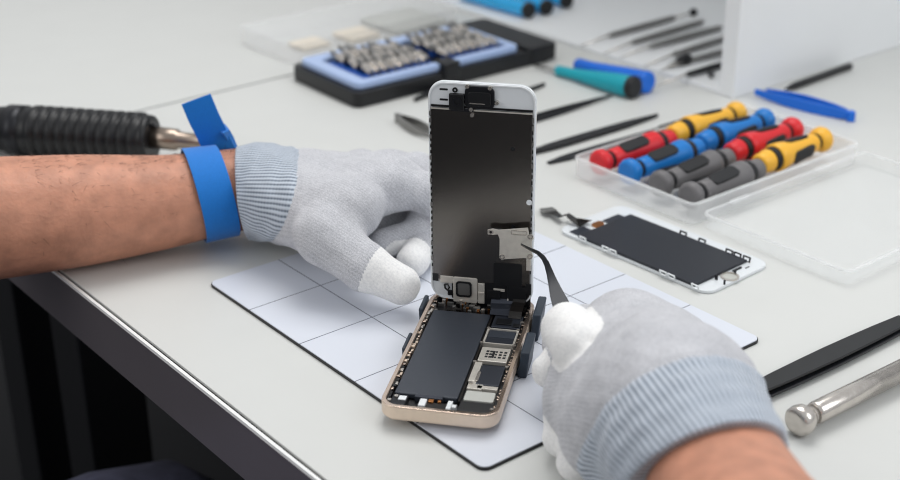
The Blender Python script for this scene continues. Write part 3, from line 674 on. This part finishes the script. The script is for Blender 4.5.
# --- steel hand tools on the cabinet base
tools = [((607,36),(676,17),'probe'),((630,43),(704,21),'probe'),((648,47),(722,27),'probe'),((671,55),(736,35),'probe'),((690,60),(742,47),'probe'),((685,75),(745,58),'pick')]
for i,(pa,pb,kd) in enumerate(tools):
    A = at(*pa,8); B = at(*pb,8); mid=(A+B)/2; mid[2]=4.5; d=(B-A)/np.linalg.norm(B-A)
    labs = ['steel probe with a knurled dark handle, furthest left of the row inside the cabinet','steel probe with a thick dark handle, second from left inside the cabinet','steel probe, third from left in the row inside the cabinet','steel probe, fourth from left in the row inside the cabinet','steel probe nearest the black pointed cutter inside the cabinet','black slim pick lying nearest the cabinet side panel']
    t = thing('hand_probe' if i<5 else 'slim_pick', tuple(mid), 0, labs[i], 'hand tool')
    obj('handle', MB().tube([tuple(A+(B-A)*s_) for s_ in (0,.06,.5,.95,1)],[1,2.2,2.8,2.5,1.2],12), M['steeldull'] if i<5 else M['black'], t, off=mid)
    obj('needle', MB().tube([tuple(A-d*34-np.array([0,0,2.6])),tuple(A-d*2),tuple(A+d*1)],[.5,1,1.4],8), M['steel'], t, off=mid)
    if i == 0: obj('far_needle', MB().tube([tuple(B-d*1),tuple(B+d*22)],[1.0,.7],8), M['steel'], t, off=mid); obj('ball_end', MB().tube([tuple(B+d*21),tuple(B+d*23),tuple(B+d*27),tuple(B+d*29)],[1.5,3.5,3.5,1.5],12), M['black'], t, off=mid)
A = at(666,68,6); B = at(690,58,8); mid=(A+B)/2; mid[2]=4.5; d=(B-A)
t = thing('spear_knife', tuple(mid), 0, 'small spear-shaped scraper with a black collar inside the cabinet', 'scraper')
obj('blade', MB().strip([tuple(A),tuple(lerp(A,B,.5)),tuple(lerp(A,B,.62))],[1,9,9],1.2,(-d[1],d[0],0)), M['steeldull'], t, .2, off=mid)
obj('collar', MB().tube([tuple(lerp(A,B,.5)),tuple(lerp(A,B,.62)),tuple(lerp(A,B,.9)),tuple(B)],[3,5.2,5.2,3],14), M['black'], t, off=mid)
A = at(711,75,7); mid=A.copy(); mid[2]=4.5
t = thing('small_screw', tuple(mid), 0, 'tiny dark screw at the foot of the cabinet side panel', 'screw')
obj('head', MB().tube([tuple(A),tuple(A+np.array([0,0,2]))],[3.2,3.0],14), M['darkmetal'], t, off=mid)
obj('shank', MB().tube([tuple(A-np.array([0,0,2.3])),tuple(A)],[1.4,1.4],10), M['steeldull'], t, off=mid)
#HB#
# ================================================================== PERSON: forearms, gloves, wrist strap, lap
def cone_d(P, a, b, ra, rb):
    a = np.array(a, float); b = np.array(b, float); ab = b-a; L2 = ab@ab
    t = np.clip(((P-a)@ab)/L2, 0, 1)
    return np.linalg.norm(P - (a + t[..., None]*ab), axis=-1) - (ra + (rb-ra)*t)
def smin(a, b, k):
    h = np.clip(.5+.5*(b-a)/k, 0, 1); return b*(1-h)+a*h - k*h*(1-h)
def ell_d(P, c, ax, r):
    q = (P-np.array(c, float)) @ np.array(ax).T; r = np.array(r, float)
    k0 = np.linalg.norm(q/r, axis=-1); k1 = np.linalg.norm(q/(r*r), axis=-1)+1e-9
    return k0*(k0-1)/k1
def nets(fn, lo, hi, h):
    """surface nets over a sampled distance field"""
    ax = [np.arange(lo[i], hi[i]+h, h) for i in range(3)]
    G = np.stack(np.meshgrid(*ax, indexing='ij'), -1); F = fn(G); ins = F < 0
    nx, ny, nz = F.shape
    acc = np.zeros((nx-1,ny-1,nz-1,3)); cnt = np.zeros((nx-1,ny-1,nz-1))
    cor = [(i,j,k) for i in (0,1) for j in (0,1) for k in (0,1)]
    def sl(c): return (slice(c[0],nx-1+c[0]), slice(c[1],ny-1+c[1]), slice(c[2],nz-1+c[2]))
    for c0 in cor:
        for d in range(3):
            if c0[d]: continue
            c1 = list(c0); c1[d] = 1
            f0, f1 = F[sl(c0)], F[sl(c1)]; m = (f0<0) != (f1<0)
            t = np.where(m, f0/np.where(m, f0-f1, 1), 0); p = np.zeros(acc.shape)
            for e in range(3): p[...,e] = c0[e] + (t if e==d else 0)
            acc += p*m[...,None]; cnt += m
    act = cnt > 0; idx = -np.ones(act.shape, int); idx[act] = np.arange(act.sum())
    cell = np.argwhere(act); V = (cell + acc[act]/cnt[act][:,None])*h + np.array(lo)
    faces = []
    for d in range(3):
        u, v = (d+1)%3, (d+2)%3
        s0 = [slice(None)]*3; s1 = [slice(None)]*3; s0[d] = slice(0,-1); s1[d] = slice(1,None)
        A, B = ins[tuple(s0)], ins[tuple(s1)]
        e = np.argwhere(A != B); e = e[(e[:,u]>0)&(e[:,v]>0)&(e[:,u]<F.shape[u]-1)&(e[:,v]<F.shape[v]-1)]
        fl = A[tuple(e.T)]
        def g(du, dv): q = e.copy(); q[:,u] -= du; q[:,v] -= dv; return idx[tuple(q.T)]
        q = np.stack([g(1,1), g(0,1), g(0,0), g(1,0)], 1); q[~fl] = q[~fl][:, ::-1]; faces.append(q)
    return V, np.concatenate(faces)
def np_obj(name, V, Fc, m, parent, off, smooth_it=0):
    used = np.unique(Fc); remap = -np.ones(len(V), int); remap[used] = np.arange(len(used))
    me = bpy.data.meshes.new(name); me.from_pydata(((V[used]-off)*S).tolist(), [], remap[Fc].tolist()); me.materials.append(m)
    me.polygons.foreach_set('use_smooth', [True]*len(me.polygons)); me.update()
    o = bpy.data.objects.new(name, me); COL.objects.link(o); o.parent = parent
    if smooth_it:
        sm = o.modifiers.new('smooth','SMOOTH'); sm.iterations = smooth_it; sm.factor = .5
    return o
def glove(name, palm, palm_k, fingers, tips, parent, off, h=.95, kf=7, wrinkles=(), cuff=None, open_=None, axis=None, zmin=2.15, ribn=60):
    """palm: list of cones; fingers: list of cone chains; tips: (centre, radius) of the white coating;
    cuff / open_: (point, normal) planes where the ribbed cuff starts and where the glove ends; axis: (a, b) of the wrist"""
    allp = [np.array(q) for c in palm for q in c[:2]] + [np.array(q) for f in fingers for q,_ in f]
    lo = np.min(allp, 0)-40; hi = np.max(allp, 0)+40; lo[2] = 0
    n1 = np.array(cuff[1], float); n1 /= np.linalg.norm(n1); n0 = np.array(open_[1], float); n0 /= np.linalg.norm(n0)
    def fn(P):
        d = None
        for c in palm:
            e = cone_d(P, *c); d = e if d is None else smin(d, e, palm_k)
        res = d
        for f in fingers:
            fd = None
            for (a, ra), (b, rb) in zip(f[:-1], f[1:]):
                e = cone_d(P, a, b, ra, rb); fd = e if fd is None else smin(fd, e, 3.5)
            res = np.minimum(res, smin(d, fd, kf))
        x, y, z = P[...,0], P[...,1], P[...,2]
        res = res + .35*np.sin(x*.21+y*.13)*np.sin(y*.19-z*.23) + .18*np.sin(x*.5+z*.4)*np.sin(y*.45)
        dc = (P-np.array(cuff[0]))@n1
        res = res + .9*np.exp(-(dc/2.2)**2) + .35*np.sin(dc*.55)*(dc < 0)     # seam and soft bands of the cuff
        for (a, b, w, dep) in wrinkles:
            res = res + dep*np.exp(-(np.maximum(cone_d(P, a, b, 0, 0),0)/w)**2)
        do = (P-np.array(open_[0]))@n0
        return np.maximum(np.maximum(res, zmin - z), -do)
    V, Fc = nets(fn, lo, hi, h)
    cen = V[Fc].mean(1); own = np.zeros(len(Fc), int)
    for i, tp in enumerate(tips):
        c, r = tp[0], tp[1]; ok = (np.linalg.norm(cen-np.array(c), axis=1) < r) & (own == 0)
        if len(tp) > 2: ok &= cone_d(cen, tp[2], tp[3], 0, 0) < tp[4]
        own[ok] = i+1
    own[(cen-np.array(cuff[0]))@n1 < 0] = 99
    own[(cen-np.array(open_[0]))@n0 < .5] = 99
    g = np_obj(name, V, Fc[own == 0], M['glove'], parent, off)
    for i in range(len(tips)):
        if (own == i+1).any(): np_obj('fingertip_coating', V, Fc[own == i+1], M['coat'], g, np.array(off))
    c = np_obj('cuff', V, Fc[own == 99], M['cuff'], g, np.array(off))
    a0, a1 = np.array(axis[0]), np.array(axis[1]); t = (a1-a0)/np.linalg.norm(a1-a0); ref = np.array([.2,.9,-.3]); u = ref-t*(ref@t); u /= np.linalg.norm(u); v = np.cross(t,u)
    used = np.unique(Fc[own == 99]); Q = V[used]-a0; ang = np.arctan2(Q@v, Q@u)/(2*np.pi)
    uvl = c.data.uv_layers.new(name='rib'); 
    for p in c.data.polygons:
        an = [ang[k] for k in p.vertices]
        if max(an)-min(an) > .5: an = [q+1 if q < 0 else q for q in an]
        for li, k, q in zip(p.loop_indices, p.vertices, an): uvl.data[li].uv = (q*ribn, (Q[k]@t)/2.2)
    return g
def P3(x, y, z): return np.array(at(x, y, z))
pr_ = thing('person', (-60,-260,-740), 0, 'person in grey knit gloves and a blue wrist strap, hands working on the opened phone', 'person')
PB = np.array([-60,-260,-740.])
# ---------------- left arm
LA = [(-330,150,44,46,40),( -270,172,38,40,36),(-211,196,33.5,36,33),(-170,211,31.5,31,28.5),(-140,222,32.5,27.5,25.8),(-118,229,33,27,25),(-96,232,34,26,24)]
mb = MB(); n_ = 60; pts_ = []; rad_ = []
for i in range(n_):
    s_ = i/(n_-1)*(len(LA)-1); k = min(int(s_), len(LA)-2); f_ = s_-k; f_ = f_*f_*(3-2*f_) if False else f_
    v = [LA[k][j]*(1-f_)+LA[k+1][j]*f_ for j in range(5)]
    pts_.append(v[:3]); rad_.append((v[3], v[4]))
for _ in range(6):
    pts_ = [pts_[0]]+[[(pts_[i-1][j]+2*pts_[i][j]+pts_[i+1][j])/4 for j in range(3)] for i in range(1,n_-1)]+[pts_[-1]]
    rad_ = [rad_[0]]+[tuple((rad_[i-1][j]+2*rad_[i][j]+rad_[i+1][j])/4 for j in range(2)) for i in range(1,n_-1)]+[rad_[-1]]
mb.tube([tuple(p) for p in pts_], rad_, 48)
left = obj('left_forearm', mb, M['skin'], pr_, off=PB)
# arm hair: short fine strands rooted on the near and upper side of the forearm
hb = MB(); hr = random.Random(5)
for k in range(700):
    i = hr.randint(14, 46); p = Vector(pts_[i]); t_ = (Vector(pts_[i+1])-Vector(pts_[i-1])).normalized()
    u_ = (Vector((0,0,1))-t_*t_.z).normalized(); w_ = t_.cross(u_)
    a = hr.uniform(-3.3, .2) if hr.random() < .8 else hr.uniform(-3.6,.9)
    a = hr.gauss(math.radians(100), .8)
    rw, rh = rad_[i]; nn = w_*math.cos(a)+u_*math.sin(a)
    q = p + w_*math.cos(a)*rw + u_*math.sin(a)*rh
    dr = (t_*hr.uniform(-.2,1.0) - Vector((0,0,1))*hr.uniform(-.3,.9)*abs(math.cos(a)) + w_*hr.uniform(-.5,.5)).normalized(); Lh = hr.uniform(3,7)
    hb.tube([tuple(q - nn*.2), tuple(q+nn*.6+dr*Lh*.5), tuple(q+nn*.4+dr*Lh)], [.07,.06,.02], 3, cap=False)
o = obj('arm_hair', hb, M['hair'], left, off=PB); o['kind'] = 'stuff'
# glove
tipL = P3(401,285,19); ipL = P3(366,267,27); mcpL = P3(325,236,37); cmcL = P3(324,224,38)
kI = P3(388,187,48); kM = P3(394,176,44); kR = P3(387,171,38); kP = P3(362,170,32)
wr = P3(285,193,35)
palmL = [(P3(215,192,33), P3(262,191,34), 27.5, 26.5), (P3(262,191,34), wr, 26.5, 24), (wr, lerp(wr,kI,.8), 21.5, 15), (lerp(wr,kI,.8), kI, 15, 13.5), (wr, kM, 22, 12.5), (wr, kR, 22, 12.5), (wr, kP, 21, 12),
         (cmcL, mcpL, 16.5, 15.3), (lerp(cmcL,kI,.45), lerp(mcpL,kI,.3), 16, 13), (wr, P3(398,226,15), 19, 11),
         (P3(262,194,33), P3(322,230,34), 25.5, 16), (P3(280,200,38), P3(352,208,46), 20, 15.5)]
fL = [[(kI,13.5),(P3(425,192,44),11.5),(P3(448,212,30),10),(P3(455,232,20),9)],
      [(kM,12.5),(P3(430,196,36),11),(P3(420,234,18),9.5),(P3(384,243,15),9)],
      [(kR,12),(P3(418,170,36),11),(P3(438,222,14),10),(P3(412,262,11.5),9.5)],
      [(kP,12),(P3(390,180,24),10.5),(P3(420,212,11),9.5),(P3(436,236,10),9)],
      [(mcpL,16),(ipL,13.5),(tipL,10.8)]]
def thumb_tip_region(a, b, t0, extra): # sphere that starts at fraction t0 between joint and tip
    c = lerp(a, b, 1.25); r = np.linalg.norm(c - lerp(a, b, t0)); return (c, r+extra)
gl = glove('left_glove', palmL, 11, fL, [thumb_tip_region(ipL,tipL,0.0,1.0), (P3(405,264,12),19)], pr_, PB,
           wrinkles=[(P3(345,228,52),P3(366,214,55),2.2,.9),(P3(350,222,56),P3(352,204,60),2.0,.5)],
           cuff=(P3(283,192,36),(.94,.1,-.40)), open_=(P3(244,191,33),(1,.05,.1)), axis=(P3(233,191,33),P3(290,194,35)), ribn=92)
# blue strap
pj = min(range(2,n_-2), key=lambda i: abs(pts_[i][0]-P3(209,190,32)[0]))
c0, c1 = np.array(pts_[pj-2]), np.array(pts_[pj+2]); srw, srh = rad_[pj]
ax_ = (c1-c0)/np.linalg.norm(c1-c0); sl_ = []
mb = MB(); K = 64; rows_ = []
wv = np.array([-ax_[1], ax_[0], 0]); uv_ = np.array([0,0,1.])
for k in range(K):
    a = 2*math.pi*k/K; tw_ = math.sin(a)
    cc_ = (c0+c1)/2 + ax_*(-3.4*math.sin(a) + 3.8) + uv_*.6 # slants: upper side further left
    for (e, r_) in ((-10.5,0),(10.5,0),(10.5,1.4),(-10.5,1.4)):
        q = cc_ + ax_*e + wv*math.cos(a)*(srw+1.6-e*.05+r_) + uv_*math.sin(a)*(srh+1.6-e*.05+r_)
        rows_.append(tuple(q))
fs = []
for k in range(K):
    for j in range(4):
        k2 = (k+1)%K; fs.append((4*k+j,4*k+(j+1)%4,4*k2+(j+1)%4,4*k2+j))
mb.poly(rows_, fs, True)
st = obj('wrist_strap', mb, M['strap'], pr_, .3, 1, off=PB)
q0 = P3(213,150,60); 
tail = [P3(222,154,50), P3(216,143,58), P3(211,132,66), P3(204,118,76), P3(196,99,88)]
mb = MB(); mb.strip([tuple(v) for v in tail], [19,19,19,19,19], 1.4, (1,.15,.28)); obj('strap_tail', mb, M['strap'], st, .3, 1, off=PB)
mb = MB(); mb.strip([tuple(P3(237,152,50)),tuple(P3(231,140,58)),tuple(P3(226,132,66)),tuple(P3(220,126,66))], [4,6,7,7], 1.4, (.4,.9,.1)); obj('strap_fold', mb, M['strap'], st, .3, 1, off=PB)
# ---------------- right hand
def plane3(a, b, c, inside):
    n = np.cross(b-a, c-a); n /= np.linalg.norm(n)
    if (inside-a)@n < 0: n = -n
    return (a, n)
W0 = P3(668,404,50); K1 = P3(622,334,50); K2 = P3(641,332,52); K3 = P3(676,345,46); K4 = P3(694,372,38)
T0 = P3(612,400,36); T1 = P3(598,360,42); T2 = P3(573,335,46); 
T1b = P3(582,347,58); T2b = P3(567,329,56)
palmR = [(W0, K1, 31, 15), (W0, K2, 33, 17), (W0, K3, 32, 16), (P3(702,418,45), K4, 28, 16.5), (P3(748,525,58), P3(694,452,52), 31, 33), (P3(694,452,52), W0, 33.5, 34), (T0, K1, 24, 18), (W0, P3(604,368,44), 28, 17), (W0, P3(622,352,50), 30, 18), (P3(625,425,34), T0, 30, 26),
         (P3(592,385,34), P3(585,400,28), 19, 19)]
fR = [[(T0,20),(T1,15),(T1b,13),(T2b,12.3)],
      [(K1,15),(P3(588,330,36),12),(P3(562,345,28),10)],
      [(P3(600,370,36),15),(P3(572,356,30),12),(P3(549,371,22),8.5)],
      [(P3(596,395,30),18),(P3(572,408,20),13),(P3(563,438,11),9.5)],
      [(P3(606,420,26),20),(P3(586,440,15),13),(P3(577,462,10),9.5)]]
gr_ = glove('right_glove', palmR, 12, fR, [(lerp(T1b,T2b,.5), 33, lerp(T1b,T2b,-.1), lerp(T1b,T2b,1.1), 15.6), (P3(546,373,21),12.5), (P3(559,441,10),14), (P3(570,466,8),12)], pr_, PB, kf=2.2,
            wrinkles=[(P3(578,352,60),P3(566,372,50),1.8,1.0),(P3(590,338,66),P3(598,356,66),2.0,.7)],
            cuff=plane3(P3(680,366,82),P3(590,440,42),P3(752,428,24),P3(640,320,50)), open_=plane3(P3(704,436,80),P3(652,484,50),P3(775,476,38),P3(640,320,50)), axis=(P3(725,480,54),P3(668,404,50)), ribn=88)
ra = [P3(690,440,50), P3(715,470,54), P3(742,520,58), P3(785,600,64), P3(860,720,72), P3(930,860,80)]
mb = MB(); mb.tube([tuple(v) for v in ra], [(28,25),(28.5,26),(30,28),(36,33),(42,38),(46,41)], 48)
obj('right_forearm', mb, M['skin'], pr_, off=PB)
# ---------------- lap in navy cloth
for k in (0,1):
    a = np.array([-560,-100,-250.]) if k == 0 else np.array([-400,-290,-250.]); b = np.array([-150,240,-226.]) if k == 0 else np.array([-10,140,-236.])
    mb = MB(); mb.tube([tuple(lerp(a,b,v)) for v in (0,.05,.5,.85,.95,1.0)], [(60,50),(95,85),(85,80),(74,72),(60,58),(30,30)], 32)
    kn = lerp(a,b,.88); mb.tube([tuple(kn),tuple(kn-np.array([0,0,70])),tuple(kn-np.array([10,10,470]))], [(70,66),(66,64),(52,52)], 28)
    obj('trouser_leg', mb, M['jeans'], pr_, off=PB)
#HE#
# ================================================================== LIGHT, WORLD, CAMERA
w = bpy.data.worlds.new('world'); bpy.context.scene.world = w; w.use_nodes = True; nt = w.node_tree
bg = nt.nodes['Background']; bg.inputs[1].default_value = .6
tc = nt.nodes.new('ShaderNodeTexCoord'); sx = nt.nodes.new('ShaderNodeSeparateXYZ'); nt.links.new(tc.outputs['Generated'], sx.inputs[0])
cr = nt.nodes.new('ShaderNodeValToRGB'); cr.color_ramp.elements[0].position = .42; cr.color_ramp.elements[0].color = (.2,.2,.21,1)
cr.color_ramp.elements[1].position = .62; cr.color_ramp.elements[1].color = (.95,.97,1.0,1)
mr = nt.nodes.new('ShaderNodeMapRange'); mr.inputs['From Min'].default_value = -1; nt.links.new(sx.outputs[2], mr.inputs['Value']); nt.links.new(mr.outputs[0], cr.inputs[0]); nt.links.new(cr.outputs[0], bg.inputs[0])
def area(name, loc, target, size, power, col=(1,1,1), sy=None):
    l = bpy.data.lights.new(name,'AREA'); l.size = size; l.energy = power; l.color = col
    if sy: l.shape='RECTANGLE'; l.size_y = sy
    o = bpy.data.objects.new(name,l); COL.objects.link(o); o.location = loc
    o.rotation_euler = (Vector(target)-Vector(loc)).to_track_quat('-Z','Y').to_euler(); return o
area('softbox', (.12,.62,1.25), (.05,.15,0), .8, 11.3, (1,.99,.97))
area('right_fill', (1.2,-.3,.9), (.15,.3,.03), .7, 5.6, (.95,.97,1))  # added fill from the right, brightens the cabinet's side face
area('side_fill', (-1.3,-.4,.8), (0,.3,.03), .8, 3.8, (1,.98,.96))
cam = bpy.data.cameras.new('camera'); co = bpy.data.objects.new('camera', cam); COL.objects.link(co); bpy.context.scene.camera = co
cam.sensor_width = 36; cam.lens = FPX*36/900; cam.clip_start = .01; cam.clip_end = 20
mw = Matrix([[*MM[0],CW[0]*S],[*MM[1],CW[1]*S],[*MM[2],CW[2]*S],[0,0,0,1]]); co.matrix_world = mw
cam.dof.use_dof = True; cam.dof.focus_distance = .73; cam.dof.aperture_fstop = 7.0
sc = bpy.context.scene
sc.view_settings.view_transform = 'Standard'; sc.view_settings.look = 'None'; sc.view_settings.exposure = 0; sc.view_settings.gamma = 1
sc.cycles.filter_width = 1.05; sc.cycles.use_denoising = True; sc.cycles.denoising_prefilter = 'ACCURATE'; sc.cycles.max_bounces = 8; sc.cycles.transparent_max_bounces = 24
